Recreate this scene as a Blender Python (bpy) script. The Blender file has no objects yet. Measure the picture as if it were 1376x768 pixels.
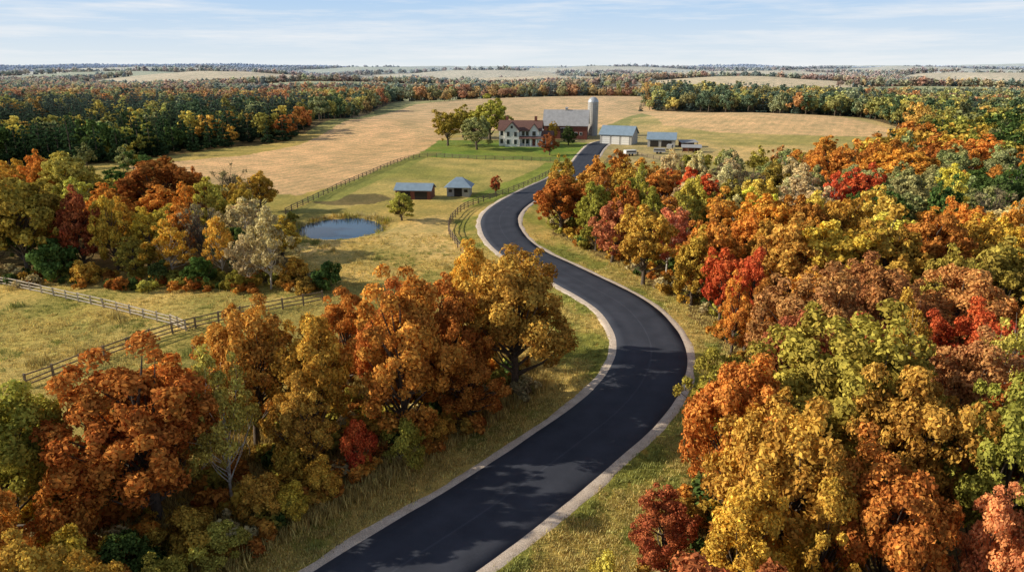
import bpy, math, random
import numpy as np
from mathutils import Vector
R=np.random.default_rng(7); random.seed(7)
SC=bpy.context.scene; COL=SC.collection

# ------------------------------------------------------------------ helpers
def sm(a,b,x):
    t=np.clip((x-a)/(b-a),0,1); return t*t*(3-2*t)
def nz(x,y,s=1.0,o=0.0):
    x=x/s+o; y=y/s-o*1.7
    return (np.sin(x+1.3*np.sin(y*.7+o))+np.sin(y*1.1+1.7*np.sin(x*.6+2+o))+.6*np.sin(2.3*x+1.9*y+1)+.5*np.sin(-3.1*x+2.7*y+o*3)+.35*np.sin(5.3*x+1.1*np.sin(4.7*y)))/3.45
def pip(x,y,poly):
    ins=np.zeros(np.shape(x),bool); n=len(poly); j=n-1
    for i in range(n):
        xi,yi=poly[i]; xj,yj=poly[j]
        c=((yi>y)!=(yj>y))&(x<(xj-xi)*(y-yi)/((yj-yi) or 1e-9)+xi)
        ins^=c; j=i
    return ins
POND_C=(-31.8,124.4)
# open fields out in the distance: centre x, centre y, half width, half depth, rise behind, colour
FARF=[(330,930,170,140,15,'tan'),(455,735,200,65,9,'green'),(-560,1250,190,190,18,'tan'),(620,1700,260,200,24,'tan'),(90,1250,180,90,14,'tan'),(-250,1000,130,60,8,'green'),(980,1350,230,150,20,'tan'),(-900,1500,200,180,20,'green'),(-130,1800,260,160,22,'tan'),(-330,760,90,50,6,'tan'),(-1300,2300,350,250,32,'tan'),(300,2500,420,250,32,'tan'),(1500,2500,420,260,32,'tan'),(-500,2600,300,200,28,'green')]
def terr(x,y):
    x=np.asarray(x,float); y=np.asarray(y,float)
    g=lambda cx,cy,rx,ry,h: h*np.exp(-((x-cx)/rx)**2-((y-cy)/ry)**2)
    z=g(125,375,75,45,5)+g(70,530,170,75,8)+g(-80,345,60,45,4)+g(-190,290,70,60,-3)
    for cx,cy,rx,ry,h,_ in FARF: z=z+g(cx,cy+ry*.7,rx*1.3,ry*.9,h)
    px=(x-POND_C[0])/7.4; py=(y-POND_C[1])/8.6
    r=np.sqrt(px**2+py**2)*(1+.08*nz(x,y,2.5))
    z=z-1.1*np.exp(-r**4*.9)
    z=z+sm(420,1300,y)*(5*nz(x,y,190)+3*nz(x,y,80,3))
    z=z+sm(2300,5200,y)*(38+24*nz(x,y*.35,560,5)+9*nz(x,y*.5,190,1))
    return z
def th(x,y): return float(terr(x,y))
def paint_haze(c,y,hc=(.56,.68,.84),k=1400.):  # aerial haze painted into base colour, paler and bluer with distance
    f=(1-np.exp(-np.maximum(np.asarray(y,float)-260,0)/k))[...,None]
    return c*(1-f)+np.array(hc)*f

# ------------------------------------------------------------------ materials
def newmat(name):
    m=bpy.data.materials.new(name); m.use_nodes=True
    nt=m.node_tree; b=nt.nodes['Principled BSDF']; return m,nt,b
def N(nt,t,**k):
    n=nt.nodes.new(t)
    for a,v in k.items(): setattr(n,a,v)
    return n
def mixc(nt,fac,a,b,mode='MIX'):
    n=nt.nodes.new('ShaderNodeMix'); n.data_type='RGBA'; n.blend_type=mode
    for i,v in ((0,fac),(6,a),(7,b)):
        if hasattr(v,'is_linked'): nt.links.new(v,n.inputs[i])
        elif v is not None:
            n.inputs[i].default_value=v if i==0 else (*v,1)[:4]
    return n.outputs[2]
def ramp(nt,src,p0,p1,c0=(0,0,0,1),c1=(1,1,1,1)):
    r=nt.nodes.new('ShaderNodeValToRGB'); r.color_ramp.elements[0].position=p0; r.color_ramp.elements[1].position=p1
    r.color_ramp.elements[0].color=c0; r.color_ramp.elements[1].color=c1
    nt.links.new(src,r.inputs[0]); return r.outputs[0]
def noise(nt,scale,detail=4,vec=None,rough=.6):
    n=N(nt,'ShaderNodeTexNoise'); n.inputs['Scale'].default_value=scale; n.inputs['Detail'].default_value=detail; n.inputs['Roughness'].default_value=rough
    if vec is None:
        g=N(nt,'ShaderNodeNewGeometry'); vec=g.outputs['Position']
    nt.links.new(vec,n.inputs['Vector']); return n.outputs['Fac']
def bump(nt,b,src,strength,dist):
    n=N(nt,'ShaderNodeBump'); n.inputs['Strength'].default_value=strength; n.inputs['Distance'].default_value=dist
    nt.links.new(src,n.inputs['Height']); nt.links.new(n.outputs[0],b.inputs['Normal'])
def simple(name,col,rough=.7,metal=0,var=.25,scale=3.0,bmp=0):
    m,nt,b=newmat(name)
    f=noise(nt,scale,5)
    c=mixc(nt,ramp(nt,f,.3,.7),tuple(v*(1-var) for v in col),tuple(min(1,v*(1+var*.6)) for v in col))
    nt.links.new(c,b.inputs['Base Color']); b.inputs['Roughness'].default_value=rough; b.inputs['Metallic'].default_value=metal
    if bmp: bump(nt,b,noise(nt,scale*6,4),.5,bmp)
    return m

def foliage_mat(name,instanced):
    m,nt,b=newmat(name)
    if instanced:
        a=N(nt,'ShaderNodeAttribute',attribute_type='INSTANCER',attribute_name='tint'); tint=a.outputs['Color']
    else:
        a=N(nt,'ShaderNodeObjectInfo'); tint=a.outputs['Color']
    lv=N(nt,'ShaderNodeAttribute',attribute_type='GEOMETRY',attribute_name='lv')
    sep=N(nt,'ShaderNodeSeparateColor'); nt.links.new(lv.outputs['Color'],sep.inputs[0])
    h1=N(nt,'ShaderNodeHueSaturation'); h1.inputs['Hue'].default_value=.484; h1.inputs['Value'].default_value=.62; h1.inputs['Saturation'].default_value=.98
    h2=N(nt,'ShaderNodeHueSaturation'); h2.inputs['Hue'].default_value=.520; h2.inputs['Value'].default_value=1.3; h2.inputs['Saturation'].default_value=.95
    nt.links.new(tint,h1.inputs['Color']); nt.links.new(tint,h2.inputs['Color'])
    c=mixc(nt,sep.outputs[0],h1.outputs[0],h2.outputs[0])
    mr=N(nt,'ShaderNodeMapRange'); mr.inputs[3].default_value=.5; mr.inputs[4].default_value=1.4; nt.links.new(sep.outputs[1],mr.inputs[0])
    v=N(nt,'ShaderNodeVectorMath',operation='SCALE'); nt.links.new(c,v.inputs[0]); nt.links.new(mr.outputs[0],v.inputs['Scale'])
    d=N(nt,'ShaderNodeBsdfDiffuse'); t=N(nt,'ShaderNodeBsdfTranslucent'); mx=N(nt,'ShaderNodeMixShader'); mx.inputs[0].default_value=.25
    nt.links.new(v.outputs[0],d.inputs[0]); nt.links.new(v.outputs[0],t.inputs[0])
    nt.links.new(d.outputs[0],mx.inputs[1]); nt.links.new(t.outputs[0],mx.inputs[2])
    nt.links.new(mx.outputs[0],nt.nodes['Material Output'].inputs[0]); nt.nodes.remove(b)
    return m
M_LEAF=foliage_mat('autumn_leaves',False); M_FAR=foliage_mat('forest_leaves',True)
M_BARK=simple('bark',(.12,.09,.065),.9,var=.5,scale=4,bmp=.03)
M_BIRCH=simple('birch_bark',(.58,.54,.47),.8,var=.6,scale=5)
# ------------------------------------------------------------------ mesh util
def build(name,V,Q,mats,mi=None,lv=None):
    V=np.asarray(V,np.float32); Q=np.asarray(Q,np.int32)
    me=bpy.data.meshes.new(name); me.vertices.add(len(V)); me.vertices.foreach_set('co',V.ravel())
    me.loops.add(Q.size); me.polygons.add(len(Q)); me.loops.foreach_set('vertex_index',Q.ravel())
    me.polygons.foreach_set('loop_start',np.arange(0,Q.size,4,dtype=np.int32))
    for m in mats: me.materials.append(m)
    if mi is not None: me.polygons.foreach_set('material_index',np.asarray(mi,np.int32))
    if lv is not None:
        a=me.attributes.new('lv','FLOAT_COLOR','POINT'); a.data.foreach_set('color',np.asarray(lv,np.float32).ravel())
    me.update(calc_edges=True); return me
def tube(pts,rad,n=6):
    pts=np.asarray(pts,float); k=len(pts); V=[];Q=[]
    for i in range(k):
        d=pts[min(i+1,k-1)]-pts[max(i-1,0)]; d/=np.linalg.norm(d)+1e-9
        u=np.cross(d,[.3,.9,.1]); u/=np.linalg.norm(u)+1e-9; w=np.cross(d,u)
        for j in range(n):
            a=2*math.pi*j/n; V.append(pts[i]+rad[i]*(math.cos(a)*u+math.sin(a)*w))
    for i in range(k-1):
        for j in range(n):
            Q.append((i*n+j,i*n+(j+1)%n,(i+1)*n+(j+1)%n,(i+1)*n+j))
    return np.array(V),np.array(Q)
def leaves(C,RC,n,size,rng,cz,squash=.8,shell=.55,lift=.25):
    w=RC**2; w/=w.sum(); idx=rng.choice(len(C),n,p=w)
    d=rng.normal(size=(n,3)); d/=np.linalg.norm(d,axis=1)[:,None]
    out=C[idx]-np.array([0,0,cz]); out/=np.linalg.norm(out,axis=1)[:,None]+1e-6
    d=d+out*.4+np.array([0,0,lift]); d/=np.linalg.norm(d,axis=1)[:,None]
    rr=RC[idx]*(shell+(1.25-shell)*rng.random(n)**.8)
    P=C[idx]+d*rr[:,None]*np.array([1,1,squash])
    nn=d+out*.3+rng.normal(size=(n,3))*.6; nn/=np.linalg.norm(nn,axis=1)[:,None]
    u=np.cross(nn,rng.normal(size=(n,3))); u/=np.linalg.norm(u,axis=1)[:,None]; v=np.cross(nn,u)
    s=size*(.55+.9*rng.random(n))[:,None]
    bend=nn*s*.25
    V=np.stack([P-u*s*.8-bend,P-v*s*.45,P+u*s*.8-bend,P+v*s*.45],1).reshape(-1,3)
    Q=np.arange(4*n).reshape(n,4)
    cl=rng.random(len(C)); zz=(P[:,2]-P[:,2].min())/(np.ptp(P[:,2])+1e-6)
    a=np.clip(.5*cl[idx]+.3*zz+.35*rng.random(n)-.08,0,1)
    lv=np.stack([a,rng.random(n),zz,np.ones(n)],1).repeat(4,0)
    return V,Q,lv
def crown(kind,h,w,rng,n):
    d=rng.normal(size=(n*3,3)); d/=np.linalg.norm(d,axis=1)[:,None]
    d=d[d[:,2]>(-.85 if kind!='shrub' else -.2)][:n]; n=len(d)
    ph=np.arctan2(d[:,1],d[:,0]); a=rng.random(4)*6.28
    lump=1+.20*np.sin(2*ph+a[0]+2*d[:,2])+.16*np.sin(3*ph+a[1]+3*d[:,2])+.12*np.sin(5*ph+a[2]-4*d[:,2])
    r=(.3+.7*rng.random(n)**.4)*lump
    if kind=='oak': cz,rz,f=.60*h,.36*h,1-.1*d[:,2]; rc=w*rng.uniform(.04,.10,n)
    elif kind=='maple': cz,rz,f=.56*h,.40*h,1-.38*np.maximum(d[:,2],0); rc=w*rng.uniform(.04,.10,n)
    elif kind=='birch': cz,rz,f=.60*h,.38*h,.9-.35*d[:,2]; rc=w*rng.uniform(.045,.10,n)
    elif kind=='bare': cz,rz,f=.60*h,.38*h,1-.1*d[:,2]; rc=w*rng.uniform(.05,.1,n)
    else: cz,rz,f=.30*h,.58*h,1-.2*d[:,2]; rc=w*rng.uniform(.07,.14,n)
    R0=w/2*.92
    C=np.stack([d[:,0]*r*R0*f,d[:,1]*r*R0*f,cz+d[:,2]*r*rz],1)
    C[:,2]=np.maximum(C[:,2],rc*.6+(.15*h if kind!='shrub' else 0))
    return C,rc,cz
def tree_mesh(name,kind,seed,nl,size,h=12.,w=9.,far=False,nb=None):
    rng=np.random.default_rng(seed); VV=[];QQ=[];MI=[];LV=[];o=0
    def add(V,Q,mi,lv=None):
        nonlocal o
        VV.append(V);QQ.append(Q+o);MI.append(np.full(len(Q),mi)); LV.append(lv if lv is not None else np.ones((len(V),4))*.5); o+=len(V)
    sides=4 if far else 7
    if kind=='pine':
        add(*tube([(0,0,-.3),(0,0,h*.5),(0,0,h*.97)],[.22,.14,.03],sides),0)
        C=[];rc=[]
        L=9 if far else 16
        for i in range(L):
            t=i/(L-1); z=h*(.12+.85*t); rad=w/2*(1-t)**.85
            m=max(1,int((7 if far else 10)*(1-t)+1))
            for j in range(m):
                a=rng.random()*6.28; q=rad*rng.uniform(.55,.95); C.append((q*math.cos(a),q*math.sin(a),z-.12*q)); rc.append(.25+.30*rad)
        C=np.array(C);rc=np.array(rc); cz=h*.3
        V,Q,lv=leaves(C,rc,nl,size,rng,cz,.5,.2); add(V,Q,1,lv)
    else:
        ncl={'oak':135,'maple':120,'birch':75,'bare':50,'shrub':42}[kind]
        if far: ncl=ncl//5
        C,rc,cz=crown(kind,h,w,rng,ncl)
        if far: rc=rc*1.9
        if kind=='shrub':
            for j in range(4):
                c=C[rng.integers(len(C))]; add(*tube([(rng.normal()*.1,rng.normal()*.1,-.2),c*.6,c],[.05,.035,.015],4),0)
        else:
            tr=.025*h if kind!='birch' else .013*h
            b=rng.normal(size=2)*.03*h
            P=[(0,0,-.4),(b[0]*.2,b[1]*.2,h*.12),(b[0],b[1],h*.38),(b[0]*.8,b[1]*1.3,h*.62),(b[0]*.5,b[1],h*.86)]
            add(*tube(P,[tr*1.35,tr,tr*.78,tr*.45,tr*.12],sides),0)
            k=range(len(C)) if kind in('bare',) else range(0,len(C),3 if not far else 6)
            for i in k:
                c=C[i]; t=np.clip((c[2]/h-.18)*rng.uniform(.55,.9),.12,.75)*h
                fr=np.interp(t,[0,h*.38,h*.62,h*.86],[0,1,1,.8]); s=np.array([b[0]*fr,b[1]*fr,t])
                mid=(s+c)/2+np.array([0,0,-.05*h*rng.random()])+rng.normal(size=3)*.02*h
                lr=tr*.42 if kind!='bare' else tr*.3
                add(*tube([s,mid,c],[lr,lr*.6,lr*.18],4 if far else 5),0)
                if kind in('bare','birch') and not far:
                    for _ in range(8 if kind=='bare' else 3):
                        e=c+rng.normal(size=3)*np.array([.09,.09,.1])*w+np.array([0,0,.04*h])
                        q=mid+(c-mid)*rng.uniform(.3,1); add(*tube([q,(q+e)/2+rng.normal(size=3)*.1,e],[.03,.018,.008],3),0)
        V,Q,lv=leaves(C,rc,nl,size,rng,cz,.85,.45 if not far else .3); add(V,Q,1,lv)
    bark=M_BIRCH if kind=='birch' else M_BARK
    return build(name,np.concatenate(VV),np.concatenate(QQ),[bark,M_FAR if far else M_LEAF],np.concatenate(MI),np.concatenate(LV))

NAMES={'oak':'oak_tree','maple':'maple_tree','birch':'birch_tree','bare':'bare_tree','shrub':'shrub'}
LIB={}
spec={'oak':(5,24000,9500),'maple':(4,20000,8500),'birch':(3,8000,4000),'bare':(2,1200,900),'shrub':(2,7000,3000)}
for k,(nv,hi,lo) in spec.items():
    hh,ww=(12.,9.) if k!='shrub' else (4.,5.)
    sz=(.19,.30) if k!='shrub' else (.15,.24)
    LIB[k]=[(tree_mesh(NAMES[k]+'_mesh',k,100+i*7+len(k),hi,sz[0],hh,ww),tree_mesh(NAMES[k]+'_mesh_mid',k,100+i*7+len(k),lo,sz[1],hh,ww)) for i in range(nv)]
PAL={'rust':(.64,.21,.035),'orange':(.82,.33,.045),'gold':(.82,.48,.06),'olive':(.48,.38,.06),'bronze':(.68,.37,.055),'yellow':(.86,.64,.10),
'yellowgreen':(.60,.54,.10),'green':(.13,.19,.045),'palegreen':(.44,.44,.16),'red':(.80,.11,.035),'redbrown':(.54,.13,.05),'rustbrown':(.60,.26,.085),
'salmon':(.74,.26,.11),'cream':(.76,.60,.30),'grey':(.38,.28,.16),'pine':(.055,.095,.038)}
def jit(c,s=.14):
    c=np.array(c); return c*(1+np.clip(R.normal(size=3),-1.5,1.5)*np.array([.6,.8,.6])*s)*(1+R.normal()*.08)
def put_tree(x,y,h,w,kind,col):
    var=LIB[kind]; hi,lo=var[R.integers(len(var))]
    me=hi if math.hypot(x,y)<72 else lo
    o=bpy.data.objects.new(NAMES[kind],me); COL.objects.link(o)
    bh,bw=(12.,9.) if kind!='shrub' else (4.,5.)
    o.location=(x,y,th(x,y)-.05); o.scale=(w/bw,w/bw*R.uniform(.92,1.08),h/bh); o.rotation_euler=(R.normal()*.03,R.normal()*.03,R.random()*6.28)
    c=np.clip(jit(PAL[col] if isinstance(col,str) else col,.10),.01,.88); c[1]=min(c[1],c[0]*(.90 if col not in('green','palegreen') else 1.6)); o.color=(*c,1)
    return o

# ------------------------------------------------------------------ plan data (metres)
ROAD=[(-46,-12),(-30,4),(-19,17),(-12.2,26.3),(-6.9,32.9),(-2.6,37.6),(.95,41.8),(4.9,46.8),(8.5,51.5),(11.8,57.2),(14.2,64),(14.9,70.1),(14.3,77.3),(12.6,82.9),(9.6,89.3),(6,96.6),(1.8,105.1),(-1,115.1),(-2.4,127),(-1.8,137.6),(1.2,150),(6.3,164.6),(13.1,182),(20.1,203.7),(25.4,230.8),(31,258),(36,275),(42,284)]
def catmull(P,step=1.0):
    P=[np.array(p,float) for p in P]; P=[2*P[0]-P[1]]+P+[2*P[-1]-P[-2]]; out=[]
    for i in range(1,len(P)-2):
        n=max(2,int(np.linalg.norm(P[i+1]-P[i])/step))
        for j in range(n):
            t=j/n; out.append(.5*((2*P[i])+(-P[i-1]+P[i+1])*t+(2*P[i-1]-5*P[i]+4*P[i+1]-P[i+2])*t*t+(-P[i-1]+3*P[i]-3*P[i+1]+P[i+2])*t**3))
    out.append(P[-2]); return np.array(out)
RC=catmull(ROAD,.8)
for _ in range(6): RC[1:-1]=(RC[:-2]+2*RC[1:-1]+RC[2:])/4
TG=np.gradient(RC,axis=0); TG/=np.linalg.norm(TG,axis=1)[:,None]; NR=np.stack([TG[:,1],-TG[:,0]],1)
def road_dist(x,y):
    x=np.asarray(x,float); y=np.asarray(y,float); sh=x.shape; xf=x.ravel(); yf=y.ravel(); d=np.full(xf.shape,1e9)
    m=(np.abs(xf)<90)&(yf<330)
    xs=xf[m];ys=yf[m]; dm=np.full(xs.shape,1e9)
    for p in RC[::2]: dm=np.minimum(dm,(xs-p[0])**2+(ys-p[1])**2)
    d[m]=np.sqrt(dm); d[~m]=60; return d.reshape(sh)
FENCE={'A':[(-44.6,56.9),(-41.7,63),(-37.1,70.7),(-30.8,76.3),(-23.8,81.4)],'B':[(-72.7,90),(-60.9,84.4),(-48.8,78.4),(-39,73.1)],
'C':[(-6.2,100),(-7.4,104),(-9.8,112.5),(-11.5,120.8),(-11.6,130.5),(-9.8,141.5),(-6.3,149.7)],
'D':[(-45.8,136),(-43.9,154.6),(-40.8,180),(-31.3,226.7),(-11.6,223),(15,217)],'E':[(28,208.6),(37.9,239),(44.6,226.7),(50.6,216)],'F':[(-6.3,149.7),(1,165),(7.5,182),(14,203),(18,217)]}
TAN1=[(-119,208),(-91,235),(-82,266),(-80,345),(-55,407),(-22,440),(-28,295),(-32.4,235),(-42,178),(-50,157),(-64,165),(-89,182)]
TAN2=[(-87,395),(-68,505),(7,579),(107,593),(84,440),(55,363),(34.8,320),(-16,320),(-40,292),(-60,340)]
LAWN=[(-32,229),(-30,282),(3.5,284),(30,276),(27,256),(22,226),(17,218),(-11.6,224)]
PAST1=[(-45.8,136),(-41,179),(-31,227),(18.6,217),(11.6,176),(.3,155.5),(-9.5,148),(-28,151.5),(-39,138)]
PAST2=[(-36.8,110),(-23.7,127),(-13.4,137.6),(-7.8,110),(-5.6,103),(-13.4,92),(-24.3,89.3)]
PAST3=[(-95,92),(-25,83),(-37,70.7),(-44.6,57),(-70,45),(-110,60)]
RFIELD=[(64,373),(121,420),(190,385),(180,290),(112,218),(80.6,189),(50,191.6),(33,215),(38.6,253)]
RTAN=[(82,479),(110,440),(176,385),(180,296),(134.5,300),(93,312),(74,340)]
RWOOD=[(92,445),(120,425),(190,392),(260,420),(260,640),(120,640),(112,520)]
FR=[(7.2,119.6),(12.5,106.5),(17.6,95.8),(20.8,83.5),(22.2,71.2),(21.4,60.4),(18,51.5),(13.2,42.7),(8.6,34.7),(5,26),(12,10),(60,6),(230,110),(400,300),(250,312),(170,274),(94,187),(54,157),(36.7,153),(19,152),(8,134)]
FL=[(-420,190),(-196,204),(-151,203),(-125,215),(-110,258),(-90,276),(-97,354),(-92,420),(-216,606),(-700,649),(-700,300)]
FML=[(-93,93),(-73,96),(-51,94),(-38.8,90),(-28.6,89),(-32.8,100.7),(-41.7,108),(-50.6,127),(-62,133),(-84,150),(-113,160),(-170,160),(-150,100)]
FARM=[(-30,284),(0,320),(40,330),(70,300),(75,250),(50,214),(33,214),(25,250),(20,284)]
UGL=[(-34,26),(-19,28.5),(-13.5,34),(-8,40),(-3,45),(1.5,51),(3.5,60),(-3,67),(-14,63),(-20,54),(-32,46)]
def far_field(x,y):
    k=(y>640)&(y<3300)&(nz(x*.55,y,120,2)>.16)
    for cx,cy,rx,ry,_,_c in FARF: k|=((((x-cx)/rx)**2+((y-cy)/ry)**2)<1+.4*nz(x,y,40))
    return k
def far_forest(x,y):
    f=(y>300)
    for p in (TAN1,TAN2,RFIELD,RTAN,FARM,LAWN): f&=~pip(x,y,p)
    f&=~((x>-90)&(x<60)&(y<575))
    f&=~((y<430)&(x>30)&(x<85))
    f&=~far_field(x,y)
    return f|pip(x,y,FL)|(pip(x,y,FR)&(y>165))|pip(x,y,RWOOD)

# ------------------------------------------------------------------ ground
def ground():
    ys=[-45.]
    while ys[-1]<9000:
        y=ys[-1]; ys.append(y+(.33+.0042*max(y,0)+(1.0 if y<15 else 0)))
    ys=np.array(ys); nx=760; u=np.linspace(-1,1,nx); u=u*(.55+.45*u*u)
    X=u[None,:]*(90+1.05*np.maximum(ys,0))[:,None]; Y=np.repeat(ys[:,None],nx,1)
    Z=terr(X,Y); rd=road_dist(X,Y)
    Z=Z+sm(5.5,9,rd)*(.10*nz(X,Y,1.7)+.12*nz(X,Y,5,2))*(1-sm(300,500,Y)) -sm(4.3,7,rd)*.18*(1-sm(9,16,rd))
    jx=X+.8*nz(X,Y,2.2)+.35*nz(X,Y,.8,4); jy=Y+.8*nz(X,Y,2.4,3)+.35*nz(X,Y,.9,1)
    C=np.zeros(X.shape+(3,)); S=np.zeros(X.shape)
    def paint(mask,c,s=0.):
        C[mask]=c; S[mask]=s
    def two(m,k,a,b_,s=0.):
        k=k[...,None]; cc=np.array(a)*(1-k)+np.array(b_)*k; C[m]=cc[m]; S[m]=s
    al=np.ones(X.shape,bool)
    two(al,nz(X,Y,14,1)*.5+.5,(.38,.34,.10),(.66,.49,.18))
    two(Y>300,sm(-.1,.2,nz(X,Y,160,4)),(.34,.34,.11),(.70,.51,.26))
    for cx,cy,rx,ry,_,k in FARF:
        m=((((X-cx)/rx)**2+((Y-cy)/ry)**2)<1.5); C[m]=(.86,.66,.38) if k=='tan' else (.42,.44,.15)
    two(pip(jx,jy,PAST1),sm(-.5,.6,nz(X,Y,12,3)),(.34,.34,.10),(.54,.45,.17))
    two(pip(jx,jy,PAST2),sm(-.6,.5,nz(X,Y,6,3)),(.60,.46,.16),(.80,.60,.26),.35)
    two(pip(jx,jy,PAST3),sm(-.6,.5,nz(X,Y,7)),(.46,.41,.12),(.74,.57,.21))
    two(pip(jx,jy,TAN1),sm(-.4,.6,nz(X*1.2,Y*.5,24,3)),(.84,.57,.33),(.64,.46,.26),.5)
    two(pip(jx,jy,TAN2),sm(-.4,.6,nz(X,Y*.5,40,3)),(.80,.56,.32),(.64,.46,.25),.45)
    two(pip(jx,jy,RFIELD),sm(-.3,.4,nz(X*.5,Y,22,6)),(.46,.41,.15),(.70,.53,.25),.2)
    paint(pip(jx,jy,RTAN),(.80,.56,.31),.3)
    paint(pip(jx,jy,FARM),(.50,.42,.22)); two(pip(jx,jy,LAWN),sm(-.5,.6,nz(X,Y,7,3)),(.18,.29,.055),(.28,.33,.075))
    m=((X+31)/9.5)**2+((Y-125)/12.)**2<1+.3*nz(X,Y,3); C[m]=(.58,.46,.17)
    m=((X+37)/9.)**2+((Y-152)/7.)**2<1+.3*nz(X,Y,3); C[m]=(.20,.17,.08)
    d=np.abs(X+ (31+ (227-Y)*.16)); m=(Y>150)&(Y<245)&(d<3.5+1.5*nz(X,Y,8)); C[m]=(.32,.34,.10)
    fo=far_forest(X,Y)|pip(jx,jy,FML)|pip(jx,jy,FR); C[fo]=(.20,.145,.06)
    m=fo&(Y>1000); C[m]=(.38,.26,.10)
    m=(Y>3000); k=sm(-.2,.3,nz(X*.5,Y,260,3))[...,None]; cc=np.array([.30,.24,.12])*(1-k)+np.array([.75,.58,.33])*k; C[m]=cc[m]
    m=pip(jx,jy,UGL); C[m]=(.34,.25,.08)
    v=(rd<9+1.5*nz(X,Y,4))&(Y<215)&(~fo); two(v,sm(-.4,.5,nz(X,Y,3.5,2)),(.30,.31,.075),(.60,.46,.16))
    v=(rd<12)&(Y>150)&(Y<215)&~fo; C[v]=np.array([.28,.34,.075])
    lf=(nz(X,Y,.9,3)>.72)&(rd<22)&(Y<110); C[lf]=C[lf]*.5+np.array([.52,.25,.06])*.5
    C=paint_haze(C,Y)  # ground cover colours get the distance haze mixed in
    n0,n1=X.shape; V=np.stack([X,Y,Z],-1).reshape(-1,3)
    I=np.arange(n0*n1).reshape(n0,n1); Q=np.stack([I[:-1,:-1],I[:-1,1:],I[1:,1:],I[1:,:-1]],-1).reshape(-1,4)
    m,nt,b=newmat('grassland')
    a=N(nt,'ShaderNodeAttribute',attribute_name='hazed_zone'); at=a.outputs['Color']
    n1_=noise(nt,.12,6); n2=noise(nt,1.3,5); n3=noise(nt,9,4)
    c=mixc(nt,ramp(nt,n1_,.35,.65),(.74,.78,.74),(1.20,1.10,1.05)); c1=mixc(nt,1.0,at,c,'MULTIPLY')
    c=mixc(nt,ramp(nt,n2,.3,.7),(.64,.68,.60),(1.30,1.2,1.17)); c2=mixc(nt,1.0,c1,c,'MULTIPLY')
    c=mixc(nt,ramp(nt,n3,.3,.7),(.60,.64,.58),(1.34,1.3,1.22)); c3=mixc(nt,1.0,c2,c,'MULTIPLY')
    geo=N(nt,'ShaderNodeNewGeometry'); mp=N(nt,'ShaderNodeMapping'); mp.inputs['Rotation'].default_value=(0,0,.5); nt.links.new(geo.outputs['Position'],mp.inputs['Vector'])
    wv=N(nt,'ShaderNodeTexWave'); wv.inputs['Scale'].default_value=.085; wv.inputs['Distortion'].default_value=7; wv.inputs['Detail'].default_value=4; wv.inputs['Detail Scale'].default_value=.2
    nt.links.new(mp.outputs[0],wv.inputs['Vector'])
    ws=mixc(nt,ramp(nt,wv.outputs['Fac'],.2,.8),(.80,.82,.82),(1.12,1.1,1.1)); sm_=N(nt,'ShaderNodeAttribute',attribute_name='furrow')
    c4=mixc(nt,sm_.outputs['Fac'],c3,mixc(nt,1.0,c3,ws,'MULTIPLY'))
    nt.links.new(c4,b.inputs['Base Color']); b.inputs['Roughness'].default_value=.95; b.inputs['Specular IOR Level'].default_value=.1
    bump(nt,b,noise(nt,2.5,8,rough=.75),.9,.16)
    me=build('ground',V,Q,[m]); 
    at=me.attributes.new('hazed_zone','FLOAT_COLOR','POINT'); at.data.foreach_set('color',np.concatenate([C.reshape(-1,3),np.ones((n0*n1,1))],1).astype(np.float32).ravel())
    at=me.attributes.new('furrow','FLOAT','POINT'); at.data.foreach_set('value',S.astype(np.float32).ravel())
    me.polygons.foreach_set('use_smooth',np.ones(len(Q),bool))
    o=bpy.data.objects.new('ground',me); COL.objects.link(o)
ground()

# ------------------------------------------------------------------ road
def strip(name,offs,zs,mat,jitter=None,acr=None):
    n=len(RC); V=[];k=len(offs)
    jj=R.normal(size=(n,k))
    jj[1:-1]=(jj[:-2]+jj[1:-1]+jj[2:])/3
    for i in range(k):
        o=offs[i]+(jj[:,i]*jitter[i] if jitter else 0)
        p=RC+NR*np.reshape(o,(-1,1)) ; z=terr(p[:,0],p[:,1])+zs[i]; V.append(np.concatenate([p,z[:,None]],1))
    V=np.stack(V,1).reshape(-1,3); I=np.arange(n*k).reshape(n,k)
    Q=np.stack([I[:-1,:-1],I[:-1,1:],I[1:,1:],I[1:,:-1]],-1).reshape(-1,4)
    me=build(name,V,Q,[mat]); me.polygons.foreach_set('use_smooth',np.ones(len(Q),bool))
    a=me.attributes.new('across','FLOAT','POINT'); a.data.foreach_set('value',np.tile(np.array(acr if acr else [0]*k,np.float32),n))
    return me
m,nt,b=newmat('fresh_asphalt')
f1=noise(nt,.35,5); f2=noise(nt,40,3)
c=mixc(nt,ramp(nt,f1,.3,.7),(.038,.043,.058),(.056,.062,.082)); c=mixc(nt,1.0,c,mixc(nt,ramp(nt,f2,.3,.7),(.7,.7,.7),(1.4,1.4,1.4)),'MULTIPLY')
ac=N(nt,'ShaderNodeAttribute',attribute_name='across')
c=mixc(nt,1.0,c,mixc(nt,ac.outputs['Fac'],(1,1,1),(1.35,1.33,1.3)),'MULTIPLY')
nt.links.new(c,b.inputs['Base Color']); b.inputs['Roughness'].default_value=.8; b.inputs['Specular IOR Level'].default_value=.12; bump(nt,b,f2,.35,.01); M_ASPH=m
m,nt,b=newmat('gravel')
f1=noise(nt,1.2,5); f2=noise(nt,14,4)
c=mixc(nt,ramp(nt,f1,.3,.7),(.60,.48,.37),(.84,.71,.58)); c=mixc(nt,1.0,c,mixc(nt,ramp(nt,f2,.35,.65),(.55,.55,.55),(1.2,1.2,1.2)),'MULTIPLY')
nt.links.new(c,b.inputs['Base Color']); b.inputs['Roughness'].default_value=.9; bump(nt,b,f2,.6,.02); M_GRAV=m
W=3.6
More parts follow.
